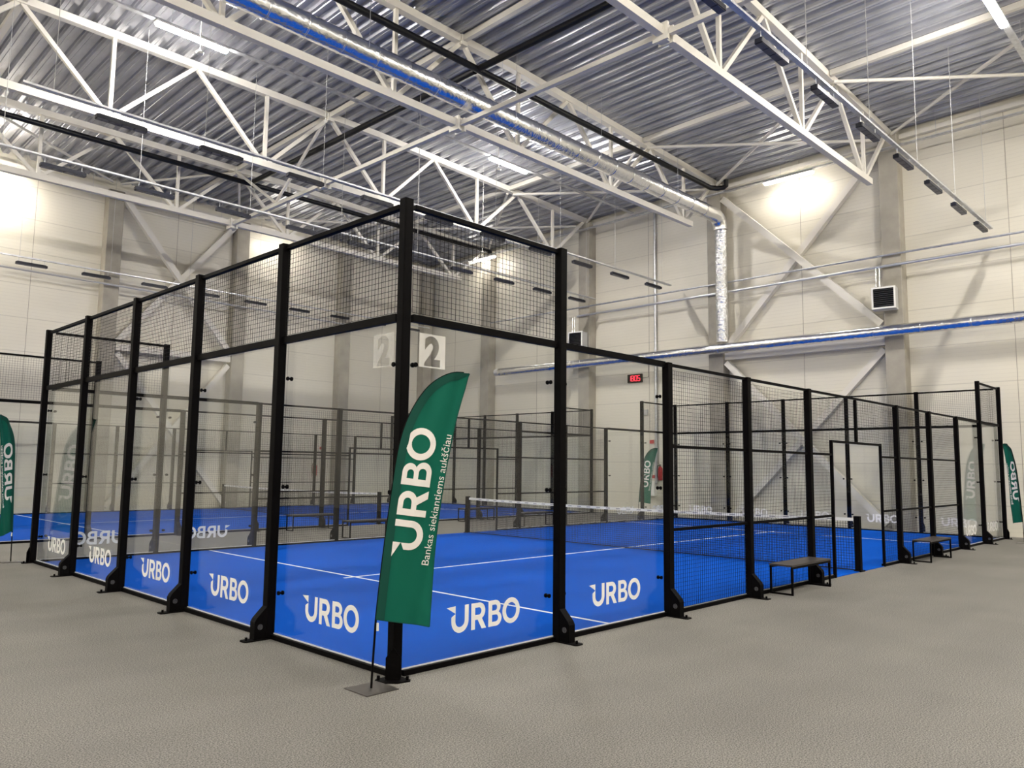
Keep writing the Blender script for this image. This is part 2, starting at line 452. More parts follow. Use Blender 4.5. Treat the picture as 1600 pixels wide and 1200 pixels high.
tie((0.1, 14.7, zt(0, 14.6)+0.1), (0.1, 20.4, zt(0, 20.5)+0.1), 0.14, 'high steel tie between the two far trusses at the upper left')
tie((0.1, 8.74, zt(0, 8.64)+0.1), (0.1, 14.5, zt(0, 14.6)+0.1), 0.14, 'high steel tie between second and third truss at the upper left')
for i, (xa, xb_) in enumerate(((0.2, 5.5), (8.2, 5.8), (8.4, 10.4), (15.9, 10.8))):
    mb = MB(); mb.tube([(xa, 20.65, zt(xa, 20.5)+0.02), (xb_, 24.6, zt(xb_, 24.6)+0.02)], 0.045, 10)
    tag(part('roof_brace', mb, STEEL), '%s roof bracing tube from the left, against the left wall' % ORD[i], 'brace', 'roof bracing tubes')
for i, (ya, yb, nm) in enumerate(((17.48, 14.72, 'rising towards the nearer truss'), (17.52, 20.38, 'rising towards the farther truss'))):
    mb = MB(); mb.tube([(8.17, ya, 10.2), (8.17, yb, zt(8, yb)-0.02)], 0.05, 10)
    tag(part('roof_brace', mb, STEEL), 'slanting strut standing on the low tie over the far court, ' + nm, 'brace', 'roof bracing tubes')

# wall cross bracing
def brace(p, q, w, label, h=None):
    mb = MB(); mb.bar(p, q, w, h or w); tag(part('wall_brace', mb, STEEL), label, 'brace', 'white wall bracing')
xr = 20.70
brace((xr-0.13, 8.30, 11.35), (xr-0.13, 3.02, 6.20), 0.21, 'upper right-wall brace running down from the silver duct to the heater column')
brace((xr+0.12, 3.05, 11.75), (xr+0.12, 8.28, 6.10), 0.21, 'upper right-wall brace running down from the truss end to the silver duct foot')
brace((xr, 2.96, 5.68), (xr, 8.35, 5.68), 0.20, 'horizontal white strut on the right wall just below the silver duct', 0.24)
brace((xr-0.13, 8.25, 5.45), (xr-0.13, 3.1, 0.15), 0.19, 'lower right-wall brace with its top below the silver duct')
brace((xr+0.12, 3.05, 5.45), (xr+0.12, 8.2, 0.15), 0.19, 'lower right-wall brace with its top at the heater column')
yl = 24.6
brace((5.97, yl-0.11, 11.35), (10.28, yl-0.11, 6.05), 0.21, 'upper left-wall brace falling to the right')
brace((10.28, yl+0.12, 11.35), (5.97, yl+0.12, 6.05), 0.21, 'upper left-wall brace falling to the left')
brace((5.95, yl, 5.88), (10.3, yl, 5.88), 0.16, 'horizontal white strut on the left wall between two columns', 0.22)
brace((5.97, yl-0.11, 5.65), (10.28, yl-0.11, 0.15), 0.19, 'lower left-wall brace falling to the right')
brace((10.28, yl+0.12, 5.65), (5.97, yl+0.12, 0.15), 0.19, 'lower left-wall brace falling to the left')

# silver ducts
def duct(name, pts, r, label, rings=0.9, n=28, m=None):
    t = thing(name, label, 'duct', (0, 0, 0), group='silver ventilation ducts')
    mb = MB(); mb.tube(pts, r, n); part('duct_pipe', mb, m or DUCT, t)
    P_ = [Vector(p) for p in pts]
    for a, b in zip(P_, P_[1:]):
        L = (b-a).length; d = (b-a).normalized()
        if L < 1.0: continue
        k = rings
        while k < L - 0.2:
            mb = MB(); p = a + d*k; mb.tube([p - d*0.02, p - d*0.012, p + d*0.012, p + d*0.02], [r*0.99, r*1.035, r*1.035, r*0.99], n, False); k += rings
            part('duct_seam', mb, m or DUCT, t)
    return t
yd, zd = 8.18, 10.56
el = [(20.15 - 0.45 + 0.45*math.sin(a), yd, zd - 0.45 + 0.45*math.cos(a)) for a in [PI/2*i/8 for i in range(9)]]
el2 = el[:]
dct = duct('roof_duct', [(-10, yd, zd)] + el2, 0.25, 'large round silver duct hung under the roof beside the second truss', 0.85)
drop = duct('duct_drop', [(20.15, yd, 10.08), (20.15, yd, 6.12)], 0.205, 'vertical silver duct running down the column on the right wall', 0.62, m=CRUMP)
wd = duct('wall_duct', [(20.15, -9.9, 5.90), (20.15, 19.1, 5.90)], 0.17, 'long horizontal silver duct along the right wall', 1.3)
mb = MB(); mb.tube([(20.15, 19.1, 5.90), (20.15, 19.35, 5.90)], 0.15, 20); part('end_cap', mb, GREY, wd)
# hangers for the roof duct
for xx in (-4, 1, 5, 9.5, 13, 17):
    for s_ in (-1, 1):
        mb = MB(); mb.tube([(xx, yd+s_*0.26, zd), (xx, yd+s_*0.26, zt(xx, yd)+0.185)], 0.006, 5)
        part('hanger_rod', mb, GALV, dct)
# heating pipes on the right wall
def pipe(name, pts, r, m, label, cat='pipe', n=14, group=None):
    mb = MB(); mb.tube(pts, r, n); return tag(part(name, mb, m), label, cat, group)
pipe('heating_pipe', [(20.40, -9.9, 8.28), (20.40, 20.0, 8.26)], 0.032, GALV, 'thin upper heating pipe along the right wall')
pipe('heating_pipe', [(20.41, -9.9, 7.96), (20.41, 14.9, 7.92)], 0.045, FOILP, 'thicker insulated heating pipe below the thin one on the right wall')
pipe('wall_conduit', [(20.86, 11.4, 1.2), (20.86, 11.4, zt(20.8, 11.4))], 0.05, GALV, 'vertical grey conduit on the right wall above the far green flag')
pipe('wall_pipe', [(-9, 24.3, 8.15), (15.6, 24.3, 8.02)], 0.035, GREY, 'long thin dark pipe along the left wall below the lamp track')
# heaters
def heater(y, z, label, s=0.33):
    t = thing('fan_heater', label, 'fan heater', (20.0, y, z), math.radians(8), 'fan heaters on the right wall')
    mb = MB(); mb.box(-0.05, 0.35, -s, s, -s, s); part('housing', mb, GREY, t)
    mb = MB(); mb.box(-0.065, -0.05, -s, s, s-0.05, s); mb.box(-0.065, -0.05, -s, s, -s, -s+0.05)
    mb.box(-0.065, -0.05, -s, -s+0.05, -s+0.05, s-0.05); mb.box(-0.065, -0.05, s-0.05, s, -s+0.05, s-0.05); part('front_frame', mb, WHITE, t)
    mb = MB(); mb.box(-0.055, -0.048, -s+0.05, s-0.05, -s+0.05, s-0.05); part('dark_opening', mb, BLACK, t)
    for i in range(9):
        zz = -s+0.09 + i*(2*s-0.16)/8.5
        mb = MB(); mb.bar((-0.072, -s+0.05, zz), (-0.072, s-0.05, zz), 0.035, 0.010, up=(0.5, 0, 1)); part('louvre', mb, LOUV, t)
    mb = MB(); mb.tube([(0.1, 0.22, s), (0.1, 0.22, 0.95)], 0.022, 10); mb.tube([(0.1, 0.12, s), (0.1, 0.12, 0.95)], 0.022, 10); part('supply_pipe', mb, DUCT, t)
    mb = MB(); mb.box(0.3, 0.56, -0.04, 0.04, 0.15, 0.2); mb.box(0.3, 0.56, -0.04, 0.04, -0.2, -0.15); part('wall_bracket', mb, BLACK, t)
heater(2.76, 6.88, 'grey louvred fan heater on the column right of the cross bracing')
heater(14.62, 6.86, 'grey louvred fan heater partly hidden behind the near court fence')

# black siphonic drain pipes
def black_pipe(pts, label, r=0.085):
    o = pipe('drain_pipe', pts, r, PIPE, label, 'pipe', 16, 'black drain pipes under the roof'); return o
zk = 11.52
black_pipe([(-12, 8.25, zk), (19.6, 8.25, zk), (19.83, 8.12, zk), (19.9, 7.9, zk), (19.9, 7.8, zk+0.05), (19.9, 7.8, zk+0.25)], 'black drain pipe running above the large silver duct to the right wall')
black_pipe([(8.45, -8.0, zk), (8.45, 8.15, zk)], 'black drain pipe crossing the roof from the top of the view to the duct')
black_pipe([(8.45, 8.35, zk), (8.45, 19.83, zk)], 'black drain pipe crossing from above the duct towards the left wall')
black_pipe([(-12, 19.93, zk), (20.3, 19.93, zk)], 'black drain pipe running lengthwise over the far court')

# cable trays with ceiling tubes
def tray(p, q, label):
    mb = MB(); a = Vector(p); b = Vector(q)
    mb.bar(p, q, 0.14, 0.04)
    t = thing('ceiling_cable_tray', label, 'cable tray', (0, 0, 0), group='grey cable trays under the roof'); part('tray_profile', mb, GALV, t)
    L = (b-a).length; n = int(L/2.4)
    for i in range(n+1):
        c = a.lerp(b, (i+0.5)/(n+1)); mb = MB(); mb.tube([c, (c.x, c.y, zt(c.x, c.y)+0.185)], 0.006, 5)
        part('hanger_rod', mb, GALV, t)
tray((-13, 12.12, 11.66), (20.4, 12.12, 11.66), 'grey cable tray carrying the lit tubes between second and third truss')
tray((-13, -1.62, 11.66), (20.4, -1.62, 11.66), 'grey cable tray at the upper right of the view')
tray((20.2, -9.5, 11.60), (20.2, 23.8, 11.35), 'grey cable tray along the top of the right wall')
tray((-13, 24.02, 11.3), (20.0, 24.02, 11.3), 'grey cable tray along the top of the left wall')
def tube_light(loc, axis, label, L=1.65, m=None):
    rz = 0 if axis == 'x' else PI/2
    t = thing('tube_light', label, 'ceiling light', loc, rz, 'lit linear ceiling lights')
    mb = MB(); mb.bevbox(-L/2-0.03, L/2+0.03, -0.085, 0.085, 0.03, 0.075, 0.01); part('housing', mb, WHITE, t)
    mb = MB(); pr = [(-0.08, 0.03), (-0.08, 0.0), (-0.05, -0.035), (0.05, -0.035), (0.08, 0.0), (0.08, 0.03)]
    mb.prism_x(pr, -L/2, L/2); part('diffuser', mb, m or TUBE, t)
tube_light((3.0, 12.12, 11.56), 'x', 'lit ceiling tube at the upper left of the view')
tube_light((13.5, 12.12, 11.56), 'x', 'lit ceiling tube in the middle of the roof, beyond the silver duct')
tube_light((14.3, -1.62, 11.56), 'x', 'lit ceiling tube in the top right corner of the view')
tube_light((20.2, 5.7, 11.37), 'y', 'lit tube high on the right wall above the cross bracing', m=TUBE_W)
tube_light((20.2, 20.4, 11.24), 'y', 'lit tube high on the right wall seen through the near corner mesh', m=TUBE_W)
tube_light((1.75, 24.02, 11.2), 'x', 'lit tube high on the left wall at the left edge', m=TUBE_L)
tube_light((12.3, 24.02, 11.2), 'x', 'lit tube high on the left wall behind the truss chord', m=TUBE_W)
for lx, ly, nm in ((3.2, -1.62, 'nearer'), (-7.5, -1.62, 'farther')):
    tube_light((lx, ly, 11.56), 'x', 'lit ceiling tube overhead behind the camera, ' + nm, m=TUBE_B)
tube_light((-7.5, 12.12, 11.56), 'x', 'lit ceiling tube beyond the left edge of the view', m=TUBE_B)
tube_light((-8.5, 24.02, 11.2), 'x', 'lit tube on the left wall beyond the left edge')
for i in range(7):  # out-of-view row added to brighten the hall
    tube_light((-12.0 + 5.1*i, -8.4, 11.56), 'x', '%s added unseen fill tube in the row over the near side aisle' % ORD[i], m=TUBE_B)
for i in range(4):  # more unseen tubes, added behind the camera as even fill light
    tube_light((-12.6, -4.0 + 7.2*i, 11.5), 'y', '%s added unseen fill tube along the back wall' % ORD[i], m=TUBE_B)
for (lx, ly, lz), nm in (((3.0, 11.7, 11.1), 'below the left lit tube'), ((12.6, 11.7, 11.1), 'beside the middle lit tube'), ((12.0, -1.4, 11.3), 'near the top right lit tube')):
    mb = MB(); mb.tube([(lx, ly, lz), (lx, ly, lz-0.05), (lx, ly, lz-0.09)], [0.03, 0.09, 0.07], 16); mb.tube([(lx, ly, lz), (lx, ly, zt(lx, ly)+0.185)], 0.012, 6)
    tag(part('ceiling_sensor', mb, WHITE), 'small white ceiling sensor ' + nm, 'sensor')

# lamp tracks over the courts
def lamp_proto():
    """dark linear sports lamp, one metre, hung from a track"""
    a = MB()
    a.bevbox(-0.47, 0.47, -0.065, 0.065, -0.055, 0.02, 0.012)
    a.box(-0.43, 0.43, -0.03, 0.03, 0.02, 0.045)
    b = MB()
    for i in range(4): b.box(-0.45+i*0.23, -0.24+i*0.23, -0.055, 0.055, -0.066, -0.058)
    c = MB()
    for x in (-0.38, 0.38): c.tube([(x, 0, 0.02), (x, 0, 0.17)], 0.007, 5)
    return a.mesh('lamp_housing', DARKLAMP), b.mesh('lamp_lens', LENS), c.mesh('hook', GALV)
LP = lamp_proto()
def lamp(x, y, label):
    t = thing('sports_lamp', label, 'lamp', (x, y, 8.29), 0, 'dark linear lamps over the courts')
    link('lamp_housing', LP[0], t); link('lamp_lens', LP[1], t); link('hook', LP[2], t)
TN = ['nearest track, upper right', 'second track behind the near court', 'third track over the far court', 'farthest track by the left wall']
for k, y in enumerate((-0.05, 10.35, 13.9, 24.2)):
    t = thing('lamp_track', 'long thin lamp track on wires, ' + TN[k], 'lamp track', (0, y, 0), group='lamp tracks')
    mb = MB(); mb.box(-0.7, 20.3, -0.045, 0.045, 8.47, 8.478); mb.box(-0.7, 20.3, -0.045, -0.040, 8.478, 8.51); mb.box(-0.7, 20.3, 0.040, 0.045, 8.478, 8.51)
    xx = -0.7
    while xx < 20.3:
        mb.box(xx, xx+0.03, -0.042, 0.042, 8.50, 8.51); xx += 0.12
    part('cable_tray', mb, GALV, t)
    for i in range(8):
        xx = -0.2 + i*2.85
        mb = MB(); mb.tube([(xx, 0, 8.5), (xx, 0, zt(xx, y)+0.185)], 0.006, 5); part('suspension_wire', mb, GREY, t)
    for i in range(10):
        lamp(1.0 + 2.02*i, y, '%s dark linear lamp from the left on the %s' % (ORD[i], TN[k]))

# ================================================================== padel courts
POST_H = {}
def post_mesh(h):
    if h not in POST_H:
        mb = MB(); mb.bevbox(-0.05, 0.05, -0.10, -0.008, 0.0, h, 0.006); POST_H[h] = mb.mesh('post', BLACK)
    return POST_H[h]
mb = MB(); pg = [(-0.10, 0.012), (-0.225, 0.012), (-0.225, 0.18), (-0.205, 0.215), (-0.10, 0.32)]
mb.prism_x(pg, -0.045, -0.037); mb.prism_x(pg, 0.037, 0.045)
mb.add([(-0.037,-0.225,0.012),(0.037,-0.225,0.012),(0.037,-0.225,0.18),(-0.037,-0.225,0.18),(0.037,-0.205,0.215),(-0.037,-0.205,0.215),(0.037,-0.10,0.32),(-0.037,-0.10,0.32)],
       [(0,1,2,3),(3,2,4,5),(5,4,6,7)])
GUSSET = mb.mesh('foot_gusset', BLACK)
mb = MB(); mb.bevbox(-0.06, 0.06, -0.33, 0.0, 0.0, 0.012, 0.02); BASEP = mb.mesh('base_plate', BLACK)
mb = MB()
for xx in (0.0,): mb.tube([(xx, -0.285, 0.012), (xx, -0.285, 0.04)], 0.013, 8)
BOLT = mb.mesh('anchor_bolt', BLACK)
mb = MB()
for sx in (-0.0465, 0.0465):
    for r_ in (0.026, 0.014):
        pts = [(sx, -0.165 + r_*math.cos(2*PI*i/18), 0.13 + r_*math.sin(2*PI*i/18)) for i in range(19)]
        for a, b in zip(pts, pts[1:]): mb.bar(a, b, 0.002, 0.004, up=(1, 0, 0))
    for q in (-0.012, 0.0, 0.012):
        w = math.sqrt(0.026**2 - q*q)
        mb.bar((sx, -0.165-w, 0.13+q), (sx, -0.165+w, 0.13+q), 0.0035, 0.002, up=(1, 0, 0)); mb.bar((sx, -0.165+q, 0.13-w), (sx, -0.165+q, 0.13+w), 0.0035, 0.002, up=(1, 0, 0))
EMBLEM = mb.mesh('emblem', EMB)
mb = MB(); mb.box(0.012, 1.988, -0.006, 0.006, 0.055, 2.965); PANE = mb.mesh('glass_panel', GLASS)
CLIP = {}
def clip_mesh():
    mb = MB(); mb.tube([(0, -0.030, 0), (0, -0.016, 0), (0, -0.014, 0), (0, 0.014, 0), (0, 0.016, 0), (0, 0.032, 0)], [0.020, 0.022, 0.012, 0.012, 0.022, 0.020], 12)
    return mb.mesh('glass_clip', BLACK)
CLIPM = clip_mesh()
def mesh_panel(w, h, name='mesh_panel', pitch=0.05, d=0.0030):
    mb = MB(); n = int(round(w/pitch)); m = int(round(h/pitch)); r = d/2
    for i in range(n+1):
        x = i*w/n; mb.box(x-r, x+r, -r, r, 0, h)
    for j in range(m+1):
        z = j*h/m; mb.box(0, w, -r-0.001, r-0.001, z-r, z+r)
    return mb.mesh(name, WIRE)
MP21 = mesh_panel(1.90, 0.90); MP23 = mesh_panel(1.90, 2.88)
MPD = mesh_panel(0.80, 2.88); MPT = mesh_panel(1.10, 0.70)
LS = 0.235
LOGO = outlines_mesh('logo_lettering', [[(a*LS, b*LS) for a, b in p] for p in logo_polys()], STICK, 0.0015)

def rail(parent, s0, s1, z0, z1, y0=-0.055, y1=-0.010, name='rail'):
    mb = MB(); mb.box(s0, s1, y0, y1, z0, z1); return part(name, mb, BLACK, parent)

def kerb(parent, s0, s1):
    k = MB(); k.box(s0, s1, -0.055, 0.012, 0, 0.045); k = part('kerb', k, BLACK, parent)
    a = MB(); a.box(s0, s1, -0.020, -0.010, 0.045, 0.055); tag(part('edge_trim', a, ALU, k), 'bare aluminium edge strip')

def court(ox, oy, label, fine):
    root = thing('padel_court_enclosure', label, 'padel court enclosure', (ox, oy, 0), group='padel court enclosures')
    def post(wm, s, h, foot=True):
        """wm: (origin, angle) of the wall; s along it"""
        (wx, wy), a = wm
        loc = (wx + s*math.cos(a), wy + s*math.sin(a), 0)
        p = link('post', post_mesh(h), root, loc, a)
        if foot:
            link('foot_gusset', GUSSET, p); link('base_plate', BASEP, p)
            if fine: link('anchor_bolt', BOLT, p); tag(link('emblem', EMBLEM, p), 'round grey globe emblem')
        return p
    def wall_part(wm, me, name, s, z=0, y=0, flip=False):
        (wx, wy), a = wm
        c, sn = math.cos(a), math.sin(a)
        o = link(name, me, root, (wx + s*c - y*sn, wy + s*sn + y*c, z), a)
        return o
    def wall_box(wm, s0, s1, z0, z1, y0, y1, name, m=BLACK):
        (wx, wy), a = wm
        mb = MB(); mb.box(s0, s1, y0, y1, z0, z1)
        return part(name, mb, m, root, (wx, wy, 0), a)
    def pane(wm, s, mirror=False, logo=True):
        o = wall_part(wm, PANE, 'glass_panel', s)
        if fine:
            for zz in (0.45, 1.5, 2.6):
                for ss in (0.115, 1.885): link('glass_clip', CLIPM, o, (ss, 0, zz))
        if logo and fine:
            l = link('logo_lettering', LOGO, o, (0.60, -0.0072, 0.255)); l.rotation_euler = (PI/2, 0, 0)
            if mirror: l.location.x = 1.46; l.rotation_euler = (PI/2, 0, PI); l.location.y = 0.0072
            tag(l, 'white word mark lettering on the glass')
        return o
    def kerb_w(wm, s0, s1):
        k = wall_box(wm, s0, s1, 0, 0.045, -0.055, 0.012, 'kerb')
        mb = MB(); mb.box(s0, s1, -0.022, -0.012, 0.045, 0.056); tag(part('edge_trim', mb, TRIMM, k), 'bare aluminium edge strip')
    y0 = ((0, 0), 0.0); y10 = ((20, 10), PI); x0 = ((0, 10), -PI/2); x20 = ((20, 0), PI/2)
    # ends
    for wm, mir in ((x0, False), (x20, True)):
        for i in range(1, 5): post(wm, 2.0*i, 4.02)
        for i in range(5):
            pane(wm, 2.0*i, mir)
            a = 0.05; 
            wall_box(wm, 2.0*i+a, 2.0*i+2-a, 2.965, 3.035, -0.062, -0.012, 'rail')
            wall_box(wm, 2.0*i+a, 2.0*i+2-a, 3.965, 4.005, -0.062, -0.012, 'rail')
            wall_part(wm, MP21, 'mesh_panel', 2.0*i+a, 3.05, -0.035)
            kerb_w(wm, 2.0*i+a, 2.0*i+2-a)
    # sides
    for wm in (y0, y10):
        for s, h in ((2, 4.02), (4, 3.02), (6, 3.02), (8, 3.02), (12, 3.02), (14, 3.02), (16, 3.02), (18, 4.02)): post(wm, s, h)
        for s in (0, 2, 16, 18):
            pane(wm, s)
            wall_box(wm, s+0.05, s+1.95, 2.965, 3.03, -0.062, -0.012, 'rail')
            kerb_w(wm, s+0.05, s+1.95)
            if s in (0, 18):
                wall_box(wm, s+0.05, s+1.95, 3.965, 4.005, -0.062, -0.012, 'rail')
                wall_part(wm, MP21, 'mesh_panel', s+0.05, 3.05, -0.035)
        for s in (4, 6, 12, 14):
            for z in (1.0, 2.0, 3.0): wall_box(wm, s+0.05, s+1.95, z-0.018, z+0.018, -0.062, -0.030, 'rail')
            wall_part(wm, MP23, 'mesh_panel', s+0.05, 0.06, -0.028)
            kerb_w(wm, s+0.05, s+1.95)
        wall_box(wm, 8.05, 11.95, 2.982, 3.018, -0.062, -0.030, 'rail')
        for s, e in ((8.05, 8.87), (11.15, 11.95)):
            for z in (1.0, 2.0): wall_box(wm, s, e, z-0.018, z+0.018, -0.062, -0.030, 'rail')
            wall_part(wm, MPD, 'mesh_panel', s+0.005, 0.06, -0.028)
            kerb_w(wm, s, e)
        for s in (8.89, 11.13): wall_box(wm, s-0.02, s+0.02, 0, 2.2, -0.068, -0.024, 'door_jamb')
        wall_box(wm, 8.87, 11.15, 2.2, 2.24, -0.068, -0.024, 'door_head')
        wall_box(wm, 9.95, 10.0, 2.24, 2.98, -0.068, -0.024, 'short_post')
        wall_part(wm, MPT, 'mesh_panel', 8.88, 2.26, -0.028); wall_part(wm, MPT, 'mesh_panel', 10.02, 2.26, -0.028)
    # corner posts
    for (cx, cy), a in (((0, 0), 0), ((20, 0), PI/2), ((20, 10), PI), ((0, 10), -PI/2)):
        mb = MB(); mb.bevbox(-0.098, -0.004, -0.098, -0.004, 0, 4.03, 0.010)
        p = part('corner_post', mb, BLACK, root, (cx, cy, 0), a)
        g = MB(); d = Vector((-0.7071, -0.7071, 0)); e = Vector((0.7071, -0.7071, 0)); c0 = Vector((-0.051, -0.051, 0))
        vs = []
        for off in (0.062, 0.072):
            for (q, z) in ((-0.062, 0.012), (0.062, 0.012), (0.062, 0.18), (0, 0.26), (-0.062, 0.18)):
                v = c0 + d*off + e*q; vs.append((v.x, v.y, z))
        g.add(vs, [(4,3,2,1,0),(5,6,7,8,9)] + [(i,(i+1)%5,(i+1)%5+5,i+5) for i in range(5)])
        part('foot_gusset', g, BLACK, p)
        b = MB(); pl_ = [(-0.22,-0.02),(-0.19,0.01),(0.0,0.01),(0.01,0.0),(0.01,-0.19),(-0.02,-0.22),(-0.13,-0.20),(-0.20,-0.13)]
        b.prism(pl_[::-1], 0, 0.010); part('base_plate', b, BLACK, p)
        if fine:
            for q in ((-0.185, -0.02), (-0.02, -0.185)):
                b = MB(); b.tube([(q[0], q[1], 0.01), (q[0], q[1], 0.04)], 0.013, 8)
                part('anchor_bolt', b, BLACK, p)
    return root
court(0, 0, 'black framed padel court enclosure with glass ends and wire mesh sides, nearest the camera', True)
court(0, 13.9, 'black framed padel court enclosure farther back, beyond the aisle', False)

# number stickers on the near corner glass
def number_sign(loc, rz, m, label, mirror=False):
    me = text_mesh('sign', '2', m, 0.30, 0.0015, 'CENTER', 0.006)
    # white square with the figure cut out of it
    cu = bpy.data.curves.new('c', 'FONT'); cu.body = '2'; cu.size = 0.34; cu.align_x = 'CENTER'; cu.offset = 0.018; cu.resolution_u = 6
    o = bpy.data.objects.new('c', cu); COL.objects.link(o); bpy.context.view_layer.update()
    em = bpy.data.meshes.new_from_object(o.evaluated_get(bpy.context.evaluated_depsgraph_get()))
    bpy.data.objects.remove(o); bpy.data.curves.remove(cu)
    bm = bmesh.new(); bm.from_mesh(em)
    bmesh.ops.remove_doubles(bm, verts=bm.verts, dist=1e-5)
    be = [e for e in bm.edges if len(e.link_faces) == 1]
    # walk the boundary
    loops = []; left = set(be)
    while left:
        e = left.pop(); st = e.verts[0]; cur = e.verts[1]; lp = [st.co.copy(), cur.co.copy()]
        while cur != st:
            nx = next((x for x in cur.link_edges if x in left), None)
            if nx is None: break
            left.discard(nx); cur = nx.other_vert(cur); lp.append(cur.co.copy())
        loops.append(lp[:-1])
    bm.free()
    sq = [(-0.15, -0.03), (0.15, -0.03), (0.15, 0.27), (-0.15, 0.27)]
    polys = [sq] + [[(p.x, p.y) for p in l] for l in loops]
    me = outlines_mesh('number_sticker', polys, m, 0.0015)
    o = link('number_sticker', me, None, loc); o.rotation_euler = (PI/2, 0, rz)
    tag(o, label, 'sign'); return o
number_sign((0.31, -0.0085, 2.62), 0, FROST2, 'white square number 2 sticker on the side glass, right of the corner post')
number_sign((-0.0085, 0.28, 2.62), -PI/2, FROST, 'faint see-through number 2 sticker on the end glass, left of the corner post')

# turf
def turf(ox, oy, label):
    t = thing('court_turf', label, 'court surface', (ox, oy, 0), group='blue padel court surfaces')
    mb = MB(); mb.box(0.014, 19.986, 0.014, 9.986, 0.0, 0.012); part('turf_carpet', mb, TURF, t)
    for nm, (a, b, c, d) in (('service_line', (3.02, 3.07, 0.02, 9.98)), ('service_line', (16.93, 16.98, 0.02, 9.98)), ('centre_line', (2.85, 17.15, 4.975, 5.025))):
        mb = MB(); z1 = 0.0135 if nm == 'service_line' else 0.0145
        mb.box(a, b, c, d, 0.012, z1); part(nm, mb, LINE, t)
    for yy0, yy1 in ((-0.045, 0.014), (9.986, 10.045)):
        mb = MB(); mb.box(8.91, 11.11, yy0, yy1, 0, 0.010); part('turf_edge', mb, TURF, t)
turf(0, 0, 'blue turf of the near padel court with white service lines')
turf(0, 13.9, 'blue turf of the farther padel court with white service lines')

# nets
def net(ox, oy, label):
    t = thing('padel_net', label, 'net', (ox+10, oy, 0), group='padel nets')
    for yy in (-0.01, 10.01):
        mb = MB(); mb.bevbox(-0.05, 0.05, yy-0.05, yy+0.05, 0.0, 0.95, 0.008)
        p = part('net_post', mb, BLACK, t)
        b = MB(); b.box(-0.07, 0.13, yy-0.06, yy+0.06, 0.0, 0.022); part('base_plate', b, BLACK, p)
    def sag(y): return 0.92 - 0.045*(1 - ((y-5)/5)**2)
    mb = MB(); n = 208; r = 0.0028
    ys = [0.05 + 9.9*i/n for i in range(n+1)]
    for y in ys: mb.box(-r, r, y-r, y+r, 0.02, sag(y)-0.05)
    for j in range(18):
        f = j/18
        for i in range(0, n, 13):
            a, b = ys[i], ys[i+13]
            mb.bar((0.003, a, 0.02 + f*(sag(a)-0.07)), (0.003, b, 0.02 + f*(sag(b)-0.07)), 2*r)
    part('net_mesh', mb, NETM, t)
    mb = MB()
    for i in range(20):
        a = 0.05 + 9.9*i/20; b = 0.05 + 9.9*(i+1)/20
        vs = [(-0.012, a, sag(a)-0.055), (-0.012, b, sag(b)-0.055), (-0.012, b, sag(b)), (-0.012, a, sag(a)),
              (0.012, a, sag(a)-0.055), (0.012, b, sag(b)-0.055), (0.012, b, sag(b)), (0.012, a, sag(a))]
        mb.add(vs, [(3,2,1,0),(4,5,6,7),(0,1,5,4),(2,3,7,6)])
    band = part('top_band', mb, BAND, t)
    mb = MB()
    for i in range(34):
        a = 0.4 + i*0.275; z = sag(a)-0.035
        mb.box(-0.0135, -0.012, a, a+0.11, z, z+0.018)
    tag(part('band_print', mb, BANDTXT, band), 'small grey print on the white band')
    
    mb = MB(); mb.bar((0, 0.05, 0.03), (0, 9.95, 0.03), 0.012); part('bottom_cord', mb, NETM, t)
net(0, 0, 'black padel net with white top band across the near court')
net(0, 13.9, 'black padel net with white top band across the farther court')

# ================================================================== flags
LEFT = [(0.02,0.527),(0.057,0.959),(0.104,1.409),(0.154,1.816),(0.204,2.033),(0.277,2.206),(0.376,2.355),(0.489,2.448),(0.604,2.488),(0.716,2.489)]
RIGHT = [(0.436,0.464),(0.472,1.107),(0.524,1.564),(0.574,1.874),(0.612,2.083),(0.651,2.242),(0.685,2.364),(0.700,2.428),(0.710,2.465),(0.719,2.484)]
def wave(u, v):
    return 0.016*math.sin(10*u - 3.0*v) * min(1, u*3) + (0.006 + 0.010*max(0, v-1.7))*math.sin(34*u - 9*v + 1)*min(1, u*2.5)
def interp(L, t):
    k = t*(len(L)-1); i = min(int(k), len(L)-2); f = k-i      # Catmull-Rom through the outline
    p0 = L[max(i-1, 0)]; p1 = L[i]; p2 = L[i+1]; p3 = L[min(i+2, len(L)-1)]
    return tuple(0.5*(2*p1[c] + (p2[c]-p0[c])*f + (2*p0[c]-5*p1[c]+4*p2[c]-p3[c])*f*f + (3*p1[c]-p0[c]-3*p2[c]+p3[c])*f**3) for c in (0, 1))
